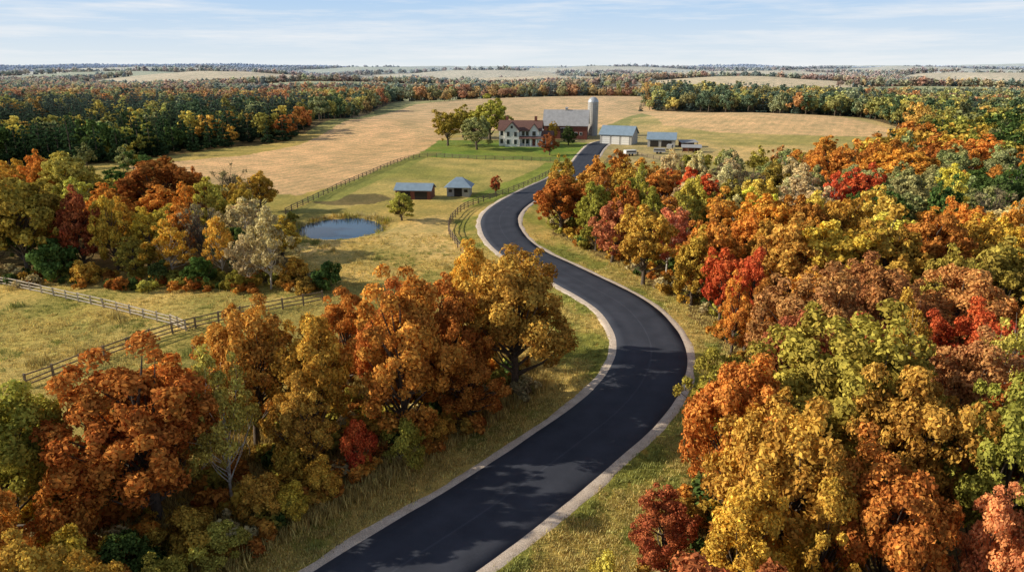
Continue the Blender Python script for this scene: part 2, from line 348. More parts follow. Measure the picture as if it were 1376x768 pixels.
offs=[-W,-W+.04,-2.6,-1.7,-.9,-.12,-.03,.03,.12,.9,1.7,2.6,W-.04,W]; zs=[.02,.095,.115,.125,.13,.138,.135,.135,.138,.13,.125,.115,.095,.02]
ac=[.3,.3,0,.45,.1,.1,1,1,.1,.1,.45,0,.3,.3]
o=bpy.data.objects.new('asphalt_road',strip('asphalt_road',offs,zs,M_ASPH,[.03,.03]+[0]*10+[.03,.03],ac)); COL.objects.link(o)
for s in (-1,1):
    offs=[s*(W-.3),s*(W+.35),s*(W+.7),s*(W+1.05)]; zs=[.075,.07,.045,-.12]; j=[0,.0,.14,.22]
    if s<0: offs=offs[::-1]; zs=zs[::-1]; j=j[::-1]
    o=bpy.data.objects.new('gravel_shoulder',strip('gravel_shoulder',offs,zs,M_GRAV,j)); COL.objects.link(o)

# ------------------------------------------------------------------ pond
m,nt,b=newmat('pond_water'); b.inputs['Base Color'].default_value=(.02,.07,.14,1); b.inputs['Roughness'].default_value=.05; b.inputs['IOR'].default_value=1.33; bump(nt,b,noise(nt,1.5,3),.12,.03)
n=40; V=[(POND_C[0]+11*math.cos(2*math.pi*i/n),POND_C[1]+12*math.sin(2*math.pi*i/n),-.36) for i in range(n)]
me=bpy.data.meshes.new('pond_water'); me.from_pydata(V,[],[tuple(range(n))]); me.materials.append(m)
COL.objects.link(bpy.data.objects.new('pond',me))

# ------------------------------------------------------------------ fences
M_WOOD=simple('weathered_wood',(.24,.18,.13),.85,var=.4,scale=2); M_PALE=simple('bleached_wood',(.55,.48,.39),.85,var=.3,scale=2)
def boxes(L):
    V=[];Q=[]
    for a,b_,w,h in L:
        a=np.array(a,float);b_=np.array(b_,float); d=b_-a; L_=np.linalg.norm(d); d/=L_
        if abs(d[2])>.9: u=np.array([1,0,0.]); v=np.array([0,1,0.])
        else:
            u=np.cross(d,[0,0,1]); u/=np.linalg.norm(u); v=np.cross(u,d)
        o=len(V)
        for p in (a,b_):
            for su,sv in((-1,-1),(1,-1),(1,1),(-1,1)): V.append(p+u*su*w/2+v*sv*h/2)
        Q+=[(o,o+3,o+2,o+1),(o+4,o+5,o+6,o+7)]+[(o+i,o+(i+1)%4,o+4+(i+1)%4,o+4+i) for i in range(4)]
    return V,Q
def fence(name,pts,mat,hgt=1.35,gap=2.4,rails=3):
    P=catmull(pts,.5); d=np.concatenate([[0],np.cumsum(np.linalg.norm(np.diff(P,axis=0),axis=1))]); n=int(d[-1]/gap)
    q=np.linspace(0,d[-1],n+1); X=np.interp(q,d,P[:,0]); Y=np.interp(q,d,P[:,1]); L=[]
    T=[np.array([X[i],Y[i],th(X[i],Y[i])-.05]) for i in range(n+1)]
    for i in range(n+1):
        L.append((T[i]-[0,0,.3],T[i]+[R.normal()*.04,R.normal()*.04,hgt+R.normal()*.05],.16,.16))
        if i<n:
            for r in range(rails):
                z=hgt*(.25+.65*r/(rails-1)); L.append((T[i]+[0,0,z+R.normal()*.03],T[i+1]+[0,0,z+R.normal()*.03],.05,.13))
    me=bpy.data.meshes.new(name); V,Q=boxes(L); me.from_pydata([tuple(v) for v in V],[],Q); me.materials.append(mat)
    COL.objects.link(bpy.data.objects.new(name,me))
fence('rail_fence',FENCE['A'],M_WOOD,1.5); fence('rail_fence',FENCE['B'],M_PALE,1.3,rails=3)
fence('rail_fence',FENCE['C'],M_WOOD,1.4); fence('rail_fence',FENCE['D'],M_WOOD,1.3,3.0); fence('rail_fence',FENCE['E'],M_WOOD,1.3,3); fence('rail_fence',FENCE['F'],M_WOOD,1.2,3)
fence('farm_gate',[(-39,73.1),(-36.5,71.3)],M_PALE,1.4,1.3,4)

# ------------------------------------------------------------------ buildings
M_WHITE=simple('white_siding',(.82,.81,.78),.6,var=.08); M_GREYW=simple('grey_siding',(.42,.41,.39),.7,var=.15); M_RED=simple('barn_red_boards',(.20,.065,.045),.8,var=.3)
M_SHING=simple('brown_shingles',(.16,.08,.065),.85,var=.3,scale=2); M_METAL=simple('grey_metal_roof',(.38,.38,.39),.6,.0,.2,.8); M_BLUE=simple('blue_grey_metal_roof',(.25,.34,.43),.5,0,.15,.8)
M_GLASS=simple('window_glass',(.03,.04,.05),.1,var=.1); M_BRICK=simple('brick',(.24,.09,.06),.9,var=.3,scale=6); M_CONC=simple('silo_concrete',(.42,.40,.37),.85,var=.2,scale=1); M_DARK=simple('dark_interior',(.03,.025,.02),.9); M_STEEL=simple('silo_dome_steel',(.5,.52,.55),.4,.3,.1)
def emp(name,x,y,rot=0):
    e=bpy.data.objects.new(name,None); e.location=(x,y,th(x,y)); e.rotation_euler=(0,0,math.radians(rot)); COL.objects.link(e); return e
def part(p,name,V,F,mat):
    me=bpy.data.meshes.new(name); me.from_pydata([tuple(v) for v in V],[],F); me.materials.append(mat)
    o=bpy.data.objects.new(name,me); COL.objects.link(o); o.parent=p; return o
def bx(p,name,x0,x1,y0,y1,z0,z1,mat):
    V=[(x0,y0,z0),(x1,y0,z0),(x1,y1,z0),(x0,y1,z0),(x0,y0,z1),(x1,y0,z1),(x1,y1,z1),(x0,y1,z1)]
    return part(p,name,V,[(0,3,2,1),(4,5,6,7),(0,1,5,4),(1,2,6,5),(2,3,7,6),(3,0,4,7)],mat)
def gable(p,x0,x1,y0,y1,e,r,wall,roof,axis='x',z0=-.3,oh=.5,nm=''):
    if axis=='x':
        ym=(y0+y1)/2
        V=[(x0,y0,z0),(x1,y0,z0),(x1,y1,z0),(x0,y1,z0),(x0,y0,e),(x1,y0,e),(x1,y1,e),(x0,y1,e),(x0,ym,r),(x1,ym,r)]
        F=[(0,1,5,4),(1,2,6,9,5),(2,3,7,6),(3,0,4,8,7)]
        part(p,nm+'walls',V,F,wall); k=(r-e)/(ym-y0)
        for nme,ya in(('roof_front',y0),('roof_back',y1)):
            s=-1 if ya==y0 else 1; ye=ya+s*oh; ze=e-k*oh+.06; zr=r+.06; t=.16
            V=[(x0-oh,ye,ze),(x1+oh,ye,ze),(x1+oh,ym,zr),(x0-oh,ym,zr),(x0-oh,ye,ze+t),(x1+oh,ye,ze+t),(x1+oh,ym,zr+t),(x0-oh,ym,zr+t)]
            part(p,nm+nme,V,[(0,3,2,1),(4,5,6,7),(0,1,5,4),(1,2,6,5),(2,3,7,6),(3,0,4,7)],roof)
    else:
        xm=(x0+x1)/2
        V=[(x0,y0,z0),(x1,y0,z0),(x1,y1,z0),(x0,y1,z0),(x0,y0,e),(x1,y0,e),(x1,y1,e),(x0,y1,e),(xm,y0,r),(xm,y1,r)]
        F=[(0,1,5,8,4),(1,2,6,5),(2,3,7,9,6),(3,0,4,7)]
        part(p,nm+'walls',V,F,wall); k=(r-e)/(xm-x0)
        for nme,xa in(('roof_left',x0),('roof_right',x1)):
            s=-1 if xa==x0 else 1; xe=xa+s*oh; ze=e-k*oh+.06; zr=r+.06; t=.16
            V=[(xe,y0-oh,ze),(xe,y1+oh,ze),(xm,y1+oh,zr),(xm,y0-oh,zr),(xe,y0-oh,ze+t),(xe,y1+oh,ze+t),(xm,y1+oh,zr+t),(xm,y0-oh,zr+t)]
            part(p,nm+nme,V,[(0,3,2,1),(4,5,6,7),(0,1,5,4),(1,2,6,5),(2,3,7,6),(3,0,4,7)],roof)
def win(p,x,z,y,w=1.,h=1.5,frame=M_WHITE):
    bx(p,'window_frame',x-w/2-.12,x+w/2+.12,y-.06,y-.002,z-.12,z+h+.12,frame); bx(p,'window_pane',x-w/2,x+w/2,y-.09,y-.062,z,z+h,M_GLASS)
# farmhouse
h=emp('farmhouse',4,266,-8); h.scale=(1.05,1.05,1.1)
gable(h,-8,7,-4,4,5.4,8.2,M_WHITE,M_SHING,'x')
gable(h,-5.5,-.5,-6.5,-4.02,5.4,8.0,M_WHITE,M_SHING,'y',nm='wing_',oh=.45)
gable(h,3.2,6.4,-5.2,-4.02,5.4,7.4,M_WHITE,M_SHING,'y',nm='bay_',oh=.35)
gable(h,7.02,11,-3,3,2.9,4.8,M_WHITE,M_SHING,'x',nm='annex_')
for x in(-4.3,-1.7):
    win(h,x,3.5,-6.5); win(h,x,.9,-6.5)
win(h,-3,6.1,-6.5,.8,.9)
for x in(-7,.8,2.2): win(h,x,3.5,-4)
win(h,4.8,3.6,-5.2,1.2); win(h,8.2,1,-3);win(h,9.8,1,-3)
for x in(-7,1,2.3): win(h,x,.9,-4)
bx(h,'front_door',4.2,5.3,-5.28,-5.202,.3,2.5,M_RED)
part(h,'porch_roof',[(-.4,-6.9,2.75),(8,-6.9,2.75),(8,-5.25,3.35),(-.4,-5.25,3.35),(-.4,-6.9,2.9),(8,-6.9,2.9),(8,-5.25,3.5),(-.4,-5.25,3.5)],[(0,3,2,1),(4,5,6,7),(0,1,5,4),(1,2,6,5),(2,3,7,6),(3,0,4,7)],M_SHING)
bx(h,'porch_deck',-.4,8,-6.8,-5.22,-.2,.3,M_GREYW)
for x in(-.2,1.8,3.8,5.8,7.8): bx(h,'porch_post',x-.1,x+.1,-6.75,-6.55,.3,2.74,M_WHITE)
bx(h,'chimney',-6.2,-5.3,.5,1.5,6.5,9.6,M_BRICK); bx(h,'chimney',4.4,5.3,-.4,.6,7.0,9.8,M_BRICK)
for s in(-1,1):
    for z in(.9,3.5):
        bx(h,'side_window',-8.09,-8.002,s*2-.5,s*2+.5,z,z+1.5,M_GLASS)
# barn
h=emp('barn',23,296,-8)
gable(h,-9,9,-6.5,6.5,5.6,11.2,M_RED,M_METAL,'x',oh=.6)
gable(h,-12.5,-9.02,-4,4,3,5.2,M_RED,M_METAL,'x',nm='leanto_')
bx(h,'sliding_door',-2,2,-6.6,-6.502,0,4.2,M_DARK); bx(h,'door_trim',-2.2,2.2,-6.58,-6.504,4.25,4.5,M_WHITE)
for x in(-6.5,-4.5,4.5,6.5): win(h,x,1.6,-6.5,.9,1)
bx(h,'cupola',-.5,.5,-.5,.5,10.6,12.0,M_GREYW); part(h,'cupola_roof',[(-.8,-.8,12.0),(.8,-.8,12.0),(.8,.8,12.0),(-.8,.8,12.0),(0,0,12.7)],[(0,1,4),(1,2,4),(2,3,4),(3,0,4),(0,3,2,1)],M_METAL)
# silo
h=emp('grain_silo',35.0,304)
def revolve(p,name,prof,mat,n=28):
    V=[(r*math.cos(2*math.pi*j/n),r*math.sin(2*math.pi*j/n),z) for r,z in prof for j in range(n)]
    F=[(i*n+j,i*n+(j+1)%n,(i+1)*n+(j+1)%n,(i+1)*n+j) for i in range(len(prof)-1) for j in range(n)]
    o=part(p,name,V,F,mat); return o
revolve(h,'silo_wall',[(2.25,-.4),(2.25,14),(2.1,14)],M_CONC)
revolve(h,'silo_dome',[(2.32,14),(2.32,14.2),(2.1,14.9),(1.6,15.6),(.9,16.1),(.05,16.3)],M_STEEL)
for i in range(16): revolve(h,'hoop',[(2.26,.6+i*.85),(2.31,.62+i*.85),(2.31,.70+i*.85),(2.26,.72+i*.85)],M_STEEL)
bx(h,'filler_chute',-.5,.5,-2.9,-2.33,0,13.6,M_CONC)
# garage
h=emp('machine_shed',42,273,-24); h.scale=(1.12,1.12,1.12)
gable(h,-5.6,5.6,-4.2,4.2,3.3,5.8,M_GREYW,M_BLUE,'x',oh=.5)
for x in(-3.4,0,3.4):
    bx(h,'garage_door',x-1.35,x+1.35,-4.28,-4.202,0,2.7,M_WHITE)
    for z in(.7,1.4,2.1): bx(h,'door_groove',x-1.35,x+1.35,-4.3,-4.282,z,z+.05,M_GREYW)
bx(h,'side_door',-5.68,-5.602,-2.6,2,0,2.8,M_WHITE)
h=emp('equipment_shed',56.5,262,-14); h.scale=(1.1,1.1,1.1)
gable(h,-4.6,4.6,-3,3,2.6,4.5,M_GREYW,M_BLUE,'x',oh=.4); bx(h,'open_bay',-3.7,-1,-3.08,-3.002,0,2.1,M_DARK); bx(h,'open_bay',0,3.4,-3.08,-3.002,0,2.1,M_DARK)
h=emp('livestock_shed',-22,154.5,-6)
gable(h,-4,4,-2.3,2.3,2.0,3.1,M_RED,M_BLUE,'x',oh=.35); bx(h,'open_bay',-3.2,-.6,-2.38,-2.302,0,1.7,M_DARK); bx(h,'open_bay',.4,3.2,-2.38,-2.302,0,1.7,M_DARK)
h=emp('hip_roof_shed',-12.2,158,-4)
bx(h,'walls',-2.6,2.6,-2.4,2.4,-.2,2.2,M_GREYW)
part(h,'hip_roof',[(-3.2,-3,2.1),(3.2,-3,2.1),(3.2,3,2.1),(-3.2,3,2.1),(-.7,0,4.1),(.7,0,4.1)],[(0,1,5,4),(1,2,5),(2,3,4,5),(3,0,4),(0,3,2,1)],M_BLUE)
bx(h,'doorway',-.9,.9,-2.48,-2.402,0,1.9,M_DARK); bx(h,'side_window',1.4,2.2,-2.48,-2.402,1,1.6,M_DARK); bx(h,'side_window',-2.2,-1.4,-2.48,-2.402,1,1.6,M_DARK)
def leanto(x,y,rot):
    h=emp('lean_to_shed',x,y,rot)
    for x in(-3,-1,1,3):
        bx(h,'post',x-.1,x+.1,-1.6,-1.4,-.2,1.75,M_WOOD); bx(h,'post',x-.1,x+.1,1.4,1.6,-.2,2.2,M_WOOD)
    part(h,'lean_to_roof',[(-3.5,-2,1.65),(3.5,-2,1.65),(3.5,2,2.35),(-3.5,2,2.35),(-3.5,-2,1.75),(3.5,-2,1.75),(3.5,2,2.45),(-3.5,2,2.45)],[(0,3,2,1),(4,5,6,7),(0,1,5,4),(1,2,6,5),(2,3,7,6),(3,0,4,7)],M_METAL)
    bx(h,'back_wall',-3,3,1.62,1.7,-.2,2.1,M_RED)
leanto(66,260,10); leanto(63,243,-12)
def trailer(x,y,rot,mat):
    h=emp('livestock_trailer',x,y,rot)
    bx(h,'box',-2.2,1.8,-.9,.9,.6,1.9,mat); bx(h,'vent_strip',-2.0,1.6,-.95,-.902,1.2,1.55,M_DARK); bx(h,'tongue',1.8,3.1,-.08,.08,.65,.8,M_DARK)
    for xx in(-.9,.2):
        for yy in(-.92,.92):
            n=14; V=[(xx+.38*math.cos(6.283*j/n),yy+t,.38+.38*math.sin(6.283*j/n)) for t in(-.1,.1) for j in range(n)]
            part(h,'wheel',V,[(j,(j+1)%n,n+(j+1)%n,n+j) for j in range(n)]+[tuple(range(n)),tuple(range(n,2*n))],M_DARK)
trailer(40,233,20,M_WHITE); trailer(51,238,-15,M_METAL); trailer(57,250,70,M_GREYW)

# ------------------------------------------------------------------ individual trees
TL=[(-22.9,37.6,11.8,9.9,'oak','rust'),(-30.5,35.4,11,7,'oak','olive'),(-29.6,38.9,7.9,4.5,'maple','gold'),(-35.8,39,9.2,5.4,'oak','gold'),(-25.9,33.1,5.1,4.4,'shrub','orange'),(-21.5,31.6,3.6,4.4,'shrub','green'),
(-19.0,39.6,10.8,5,'birch','yellowgreen'),(-19.8,46.8,11.6,6.9,'oak','bronze'),(-15.3,46.8,11.4,5.8,'oak','bronze'),(-8.3,47.9,13.5,8.6,'maple','orange'),(.3,56.2,13.3,10.1,'oak','bronze'),(-3.5,64,12.1,6.1,'maple','gold'),(-5.1,53.5,11.7,6.2,'maple','rust'),(-11.2,44.1,4,3,'shrub','red'),(-15.2,41.8,3.6,3.7,'shrub','gold'),(-12.9,40.4,2.8,3.1,'shrub','gold'),(-15,57.2,9,6,'maple','orange'),(-3.4,50.4,7.2,5.5,'maple','rust'),(-7.8,44.9,3.6,3.4,'shrub','olive'),(-19.4,34.7,3.2,4.1,'shrub','bronze'),(-10.5,52.5,11,6.5,'oak','rust'),
(-27,42,7,5,'maple','bronze'),(-24,31,4.5,4,'shrub','gold'),(-29,30,6,5,'maple','gold'),(-16.3,37.6,3.4,3.6,'shrub','bronze'),(-17.2,34.0,2.6,3.2,'shrub','yellowgreen'),(-14.2,38.2,2.4,2.8,'shrub','gold'),(-19.5,31,2.6,3.4,'shrub','olive'),(-24,43.5,8.5,5.5,'maple','orange'),(-6,47.5,2.4,2.8,'shrub','bronze'),(-22,29.5,3.2,4,'shrub','rust'),(-27.5,29,8.5,5.5,'maple','orange'),(-22.5,25.5,8,5.5,'maple','bronze'),(-14.5,42.5,8,4.5,'maple','bronze'),
(-69,93.5,14.6,10.6,'oak','olive'),(-74,93,12.3,9,'oak','green'),(-62,95.8,11.6,6.5,'maple','redbrown'),(-57.5,95.8,11,5.4,'maple','gold'),(-82.8,127.1,13.5,10.6,'oak','yellowgreen'),(-91.2,130.5,12.9,7.2,'maple','orange'),(-99.1,133.9,11,8.9,'oak','gold'),(-64.3,123.9,13,13.8,'oak','rust'),(-53.9,97.4,8.5,6.1,'maple','gold'),(-50.2,100.7,8.1,5.7,'maple','orange'),(-53.7,112.5,10.3,5.7,'maple','orange'),(-50.1,112.5,10.7,5.7,'maple','yellow'),(-51.5,137.6,8.2,6.4,'oak','gold'),(-54.4,132.5,10.2,7.3,'bare','grey'),(-46.5,99,9.5,5,'bare','grey'),(-40.3,91,9.2,4.7,'birch','gold'),(-32.1,86.6,10.5,7,'birch','cream'),(-47.6,92.1,7.7,6.3,'birch','gold'),(-35.4,87.6,7.7,5,'birch','cream'),(-29.2,88.6,3.9,4.6,'shrub','bronze'),(-24.6,86.6,3.9,4.5,'shrub','green'),(-41.9,87.6,4,5,'shrub','green'),(-63.8,92.1,6,6.3,'shrub','green'),(-53.3,92.1,5.6,5.2,'maple','olive'),(-81.3,133.9,8.2,8.9,'oak','olive'),(-83.2,145.6,8,8.8,'oak','green'),
(-58,88.8,3.2,4.5,'shrub','bronze'),(-48,89.5,3,4,'shrub','green'),(-36.5,86,2.6,3.5,'shrub','olive'),(-26.8,84.5,2.2,3.2,'shrub','bronze'),
(-21.3,129.7,5.5,5.5,'maple','yellowgreen'),(-4,159.8,4.3,3,'maple','redbrown'),(-24.3,263,13.1,11.9,'oak','olive'),(-12.7,250.5,12.1,11.3,'oak','palegreen'),(-9,282,16.5,16,'oak','yellowgreen'),(12.8,235,7.1,5.8,'maple','redbrown'),(21.8,268,6.8,6.4,'maple','green'),(-20.6,292,12.4,10.9,'oak','olive'),(17,287,7,5,'maple','bronze'),(-42,128,2,2.5,'shrub','olive'),(-41.5,124,1.6,2.4,'shrub','bronze')]
TR=[(8.9,120.4,10,9.9,'oak','rust'),(14,113.4,10,7.5,'maple','olive'),(15.2,100.2,9,6.5,'maple','salmon'),(17.9,88.9,11,7.6,'oak','gold'),(28.9,130.8,10,8.6,'oak','rust'),(23.5,137,10,8.2,'oak','bronze'),(27.4,104.3,10,5.8,'oak','olive'),(35.7,136,9,6.3,'maple','red'),(24.9,82,11,7.4,'oak','orange'),(22.3,80.2,9.5,5.4,'maple','bronze'),(24.4,66.2,11,5,'maple','red'),(22.8,65.5,8.5,3.8,'maple','orange'),(31.7,75.5,12,8.5,'oak','bronze'),(36.9,97,11,8.6,'oak','orange'),(41.6,132.4,10,8.7,'birch','cream'),(53.4,139,10,7.6,'maple','olive'),(56.5,132.4,10,8,'birch','cream'),(41.8,118.4,8,5.2,'maple','yellow'),(36.8,75.5,12,9.4,'oak','gold'),(43,75.5,12,9.4,'oak','bronze'),(51.4,80.7,12,8.2,'oak','rust'),(77.2,157.7,11,9.4,'oak','orange'),(95,179,11,11.6,'oak','rust'),(61,119.3,6.5,4.6,'maple','red'),(85.5,149.5,12,13,'oak','orange'),(103.7,166.4,12,12.6,'oak','rust'),(114,169.4,12,14.6,'oak','orange'),(106.9,148.2,11,9.7,'maple','palegreen'),(70.6,119,11,9.1,'oak','palegreen'),(72.9,111.4,10,6.8,'birch','yellow'),(74.1,104,11,6.9,'bare','grey'),(67.2,89.1,11,6,'maple','orange'),(57,81.3,11,7.3,'maple','gold'),(25.6,54,12,7.9,'oak','rustbrown'),(32.4,56.7,12,7.9,'oak','rustbrown'),(40.2,57.7,12,8.7,'oak','rustbrown'),(48.9,64.3,12,8,'oak','olive'),(34.4,52.3,8.8,4.6,'maple','red'),(20.9,38.9,14,9.6,'oak','olive'),(13.9,37.4,12,7,'oak','rust'),(21.3,48.4,11,5.8,'maple','redbrown'),(14.4,31.3,12,7.2,'oak','bronze'),(29.8,40.3,12,6.8,'maple','rustbrown'),(35,44.3,12,6,'birch','yellowgreen'),(25.8,31.4,13,6.5,'oak','olive'),(22.6,34.1,12.5,7,'oak','bronze'),(8.6,32.3,6,3.8,'maple','redbrown'),(11.2,27.5,9,5,'maple','gold'),(18.3,27.6,11,6.1,'oak','rust'),(15.3,28,9.5,4.4,'maple','gold'),(22.4,26.6,10,4.4,'maple','salmon'),(5.2,31.2,2.6,2.4,'shrub','yellowgreen'),(23.5,59,10,4.8,'maple','rust'),(91.8,202.4,9,8.7,'maple','orange'),(41.3,96,11,6.4,'oak','rust'),(47.2,96,11,6.4,'oak','gold'),(55.2,101.2,11,6.8,'maple','yellow'),(30.9,33.3,13,6.6,'oak','rust'),(45.9,51.5,12,8.4,'oak','gold'),(67.3,80.7,12,8.2,'oak','orange'),(24.3,22,12,5.2,'oak','bronze'),(47,131,9.5,5,'bare','grey'),(36,110,8,5,'birch','cream'),(62,140,9,6,'birch','palegreen'),(78,135,10,7,'maple','palegreen'),(90,132,10,7,'oak','green'),(60,108,10,6,'oak','green')]
for t in TL+TR: put_tree(*t)
PT=[(t[0],t[1],t[3]/2) for t in TL+TR]
def fill(poly,xr,yr,n,rmin,ref,skipfn,hr=(7.5,11.5),kinds=('oak','oak','maple','maple','birch')):
    for _ in range(n):
        x=R.uniform(*xr); y=R.uniform(*yr)
        if not pip(np.array([x]),np.array([y]),poly)[0] or skipfn(x,y): continue
        w=R.uniform(4.8,9)
        if any((x-a)**2+(y-b)**2<(rmin*(r+w/2))**2 for a,b,r in PT): continue
        if road_dist(np.array([x]),np.array([y]))[0]<5.5+w/2: continue
        k=min(ref,key=lambda t:(t[0]-x+R.normal()*6)**2+(t[1]-y+R.normal()*6)**2)
        put_tree(x,y,R.uniform(*hr),w,kinds[R.integers(len(kinds))],k[5] if k[5]!='grey' else 'cream'); PT.append((x,y,w/2))
fill(FR,(8,150),(14,172),5200,.82,TR,lambda x,y:abs(x)>.82*y+12)
FMLT=[t for t in TL if t[0]<-25 and t[1]>80 and t[1]<150]
fill(FML,(-150,-28),(93,158),900,.78,FMLT,lambda x,y:abs(x)>.82*y+12,(6,9.5))

# ------------------------------------------------------------------ instanced masses
def proto_col(name,meshes):
    c=bpy.data.collections.new(name)
    for i,me in enumerate(meshes):
        o=bpy.data.objects.new(me.name,me); c.objects.link(o)
    return c
def scatter(name,P,scl,idx,tint,col,sz=None):
    n=len(P); me=bpy.data.meshes.new(name); me.vertices.add(n); me.vertices.foreach_set('co',np.asarray(P,np.float32).ravel())
    def at(nm,ty,key,v):
        a=me.attributes.new(nm,ty,'POINT'); a.data.foreach_set(key,v)
    at('scl','FLOAT','value',np.asarray(scl,np.float32)); at('rot','FLOAT','value',(R.random(n)*6.28).astype(np.float32)); at('idx','INT','value',np.asarray(idx,np.int32))
    at('tint','FLOAT_COLOR','color',np.concatenate([tint,np.ones((n,1))],1).astype(np.float32).ravel())
    o=bpy.data.objects.new(name,me); COL.objects.link(o)
    g=bpy.data.node_groups.new(name+'_scatter','GeometryNodeTree')
    g.interface.new_socket('Geometry',in_out='INPUT',socket_type='NodeSocketGeometry'); g.interface.new_socket('Geometry',in_out='OUTPUT',socket_type='NodeSocketGeometry')
    gi=g.nodes.new('NodeGroupInput'); go=g.nodes.new('NodeGroupOutput'); ip=g.nodes.new('GeometryNodeInstanceOnPoints'); ci=g.nodes.new('GeometryNodeCollectionInfo')
    ci.inputs['Collection'].default_value=col; ci.inputs['Separate Children'].default_value=True; ci.inputs['Reset Children'].default_value=True
    ip.inputs['Pick Instance'].default_value=True
    def na(nm,ty):
        a=g.nodes.new('GeometryNodeInputNamedAttribute'); a.data_type=ty; a.inputs['Name'].default_value=nm; return a.outputs['Attribute']
    L=g.links.new
    L(gi.outputs[0],ip.inputs['Points']); L(ci.outputs[0],ip.inputs['Instance']); L(na('idx','INT'),ip.inputs['Instance Index']); L(na('scl','FLOAT'),ip.inputs['Scale'])
    cx=g.nodes.new('ShaderNodeCombineXYZ'); L(na('rot','FLOAT'),cx.inputs[2]); L(cx.outputs[0],ip.inputs['Rotation']); L(ip.outputs[0],go.inputs[0])
    md=o.modifiers.new('scatter','NODES'); md.node_group=g; return o
far_meshes=[tree_mesh('far_tree_a','oak',1,900,.75,12,10,True),tree_mesh('far_tree_b','oak',2,900,.75,12,10,True),tree_mesh('far_tree_c','maple',3,850,.7,12,8.5,True),tree_mesh('far_tree_d','maple',4,800,.7,12,8,True),tree_mesh('far_tree_e','pine',5,700,.75,13,6,True),tree_mesh('far_tree_f','pine',6,700,.75,14,6.5,True)]
c_far=proto_col('forest_trees',far_meshes)
tiny=[tree_mesh('tiny_tree_a','oak',11,200,1.8,12,11,True),tree_mesh('tiny_tree_b','maple',12,200,1.7,12,10,True),tree_mesh('tiny_tree_c','pine',13,180,1.4,13,7,True)]
c_tiny=proto_col('horizon_trees',tiny)
def grid(y0,y1,sp,k,marg=60):
    ys=np.arange(y0,y1,sp); P=[]
    for y in ys:
        xm=k*y+marg; xs=np.arange(-xm,xm,sp); P.append(np.stack([xs,np.full(len(xs),y)],1))
    P=np.concatenate(P); P+=R.uniform(-.48,.48,P.shape)*sp; return P
def colours(x,y,dens_pine):
    n=len(x); keys=['rust','orange','bronze','olive','gold','green','rustbrown','yellowgreen','palegreen','yellow']; A=np.array([PAL[k] for k in keys])
    base=nz(x,y,38,1)*1.1+R.normal(size=n)*.6
    order=[5,3,8,7,2,4,1,0,6,3]; ci=np.clip(((base+1.3)/2.6*10).astype(int),0,9)
    left=(x<-95)&(y<470); lo=[5,5,5,3,8,7,9,3,2,5]; right=pip(x,y,RWOOD)|((x>130)&(y<640)&(y>165)&(nz(x,y,60,9)>-.1))
    c=np.where((left|right)[:,None],A[np.array(lo)[ci]],A[np.array(order)[ci]])*np.array([.9,.92,.95])
    c=c*(1+R.normal(size=(n,1))*.15)
    pine=(R.random(n)<dens_pine); c[pine]=np.array(PAL['pine'])*(1+R.normal(size=(pine.sum(),1))*.2)
    return np.clip(c,.01,.88),pine
def forest(name,P,col,npine,ntot,sc0,sc1,hc=(.68,.80,.95)):
    x,y=P[:,0],P[:,1]
    dp=np.where(pip(x,y,FL)&(y<500),.80-.55*(nz(x,y,22,4)>.55),np.where(pip(x,y,RWOOD),.4,.15*np.clip(1.1+nz(x,y,45,7)*1.3,0,1.3)))
    c,p=colours(x,y,dp); c=paint_haze(c,y,hc,1450.)  # leaf tints carry painted distance haze, no volume
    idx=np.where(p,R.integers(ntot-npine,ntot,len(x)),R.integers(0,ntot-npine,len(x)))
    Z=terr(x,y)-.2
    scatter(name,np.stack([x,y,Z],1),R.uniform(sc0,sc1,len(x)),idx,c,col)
P=grid(165,620,6.8,.84); x,y=P.T
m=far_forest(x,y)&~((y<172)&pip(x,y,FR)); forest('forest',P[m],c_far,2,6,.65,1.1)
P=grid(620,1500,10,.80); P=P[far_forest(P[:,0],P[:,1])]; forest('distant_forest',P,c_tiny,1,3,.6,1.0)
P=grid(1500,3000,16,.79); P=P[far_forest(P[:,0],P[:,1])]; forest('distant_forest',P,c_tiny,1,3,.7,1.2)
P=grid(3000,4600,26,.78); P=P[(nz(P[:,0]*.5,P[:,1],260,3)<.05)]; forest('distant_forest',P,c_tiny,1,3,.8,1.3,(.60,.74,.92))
hp=[];
for a,b_,n in [((-90,182),(-119,205),8),((84,440),(100,500),10),((50,190),(95,200),10),((-60,520),(20,560),12)]:
    for t in np.linspace(0,1,n): hp.append((a[0]+(b_[0]-a[0])*t+R.normal()*2,a[1]+(b_[1]-a[1])*t+R.normal()*2))
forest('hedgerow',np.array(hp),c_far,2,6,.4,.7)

# grass tufts and weeds
def tuft(name,seed,n,h,spread,w):
    rng=np.random.default_rng(seed); V=[];Q=[];lv=[]
    for i in range(n):
        a=rng.random()*6.28; b0=np.array([rng.normal()*spread,rng.normal()*spread,-.03]); hh=h*rng.uniform(.5,1.1); lean=np.array([math.cos(a),math.sin(a),0])*hh*rng.uniform(.15,.6)
        s=np.array([-math.sin(a),math.cos(a),0])*w
        m_=b0+lean*.35+np.array([0,0,hh*.6]); t=b0+lean+np.array([0,0,hh]); o=len(V)
        V+=[b0-s,b0+s,m_+s*.8,m_-s*.8,t+s*.15,t-s*.15]; Q+=[(o,o+1,o+2,o+3),(o+3,o+2,o+4,o+5)]; q=rng.random(2); lv+=[(q[0],q[1],0,1)]*6
    return build(name,V,Q,[M_FAR],None,lv)
c_tuft=proto_col('grass_tufts',[tuft('grass_tuft_a',1,16,.17,.18,.022),tuft('grass_tuft_b',2,20,.26,.22,.022),tuft('weed_tuft_a',3,24,.75,.28,.03)])
n=60000; y=24+ (R.random(n)**1.5)*95; x=R.uniform(-1,1,n)*(.78*y+6)
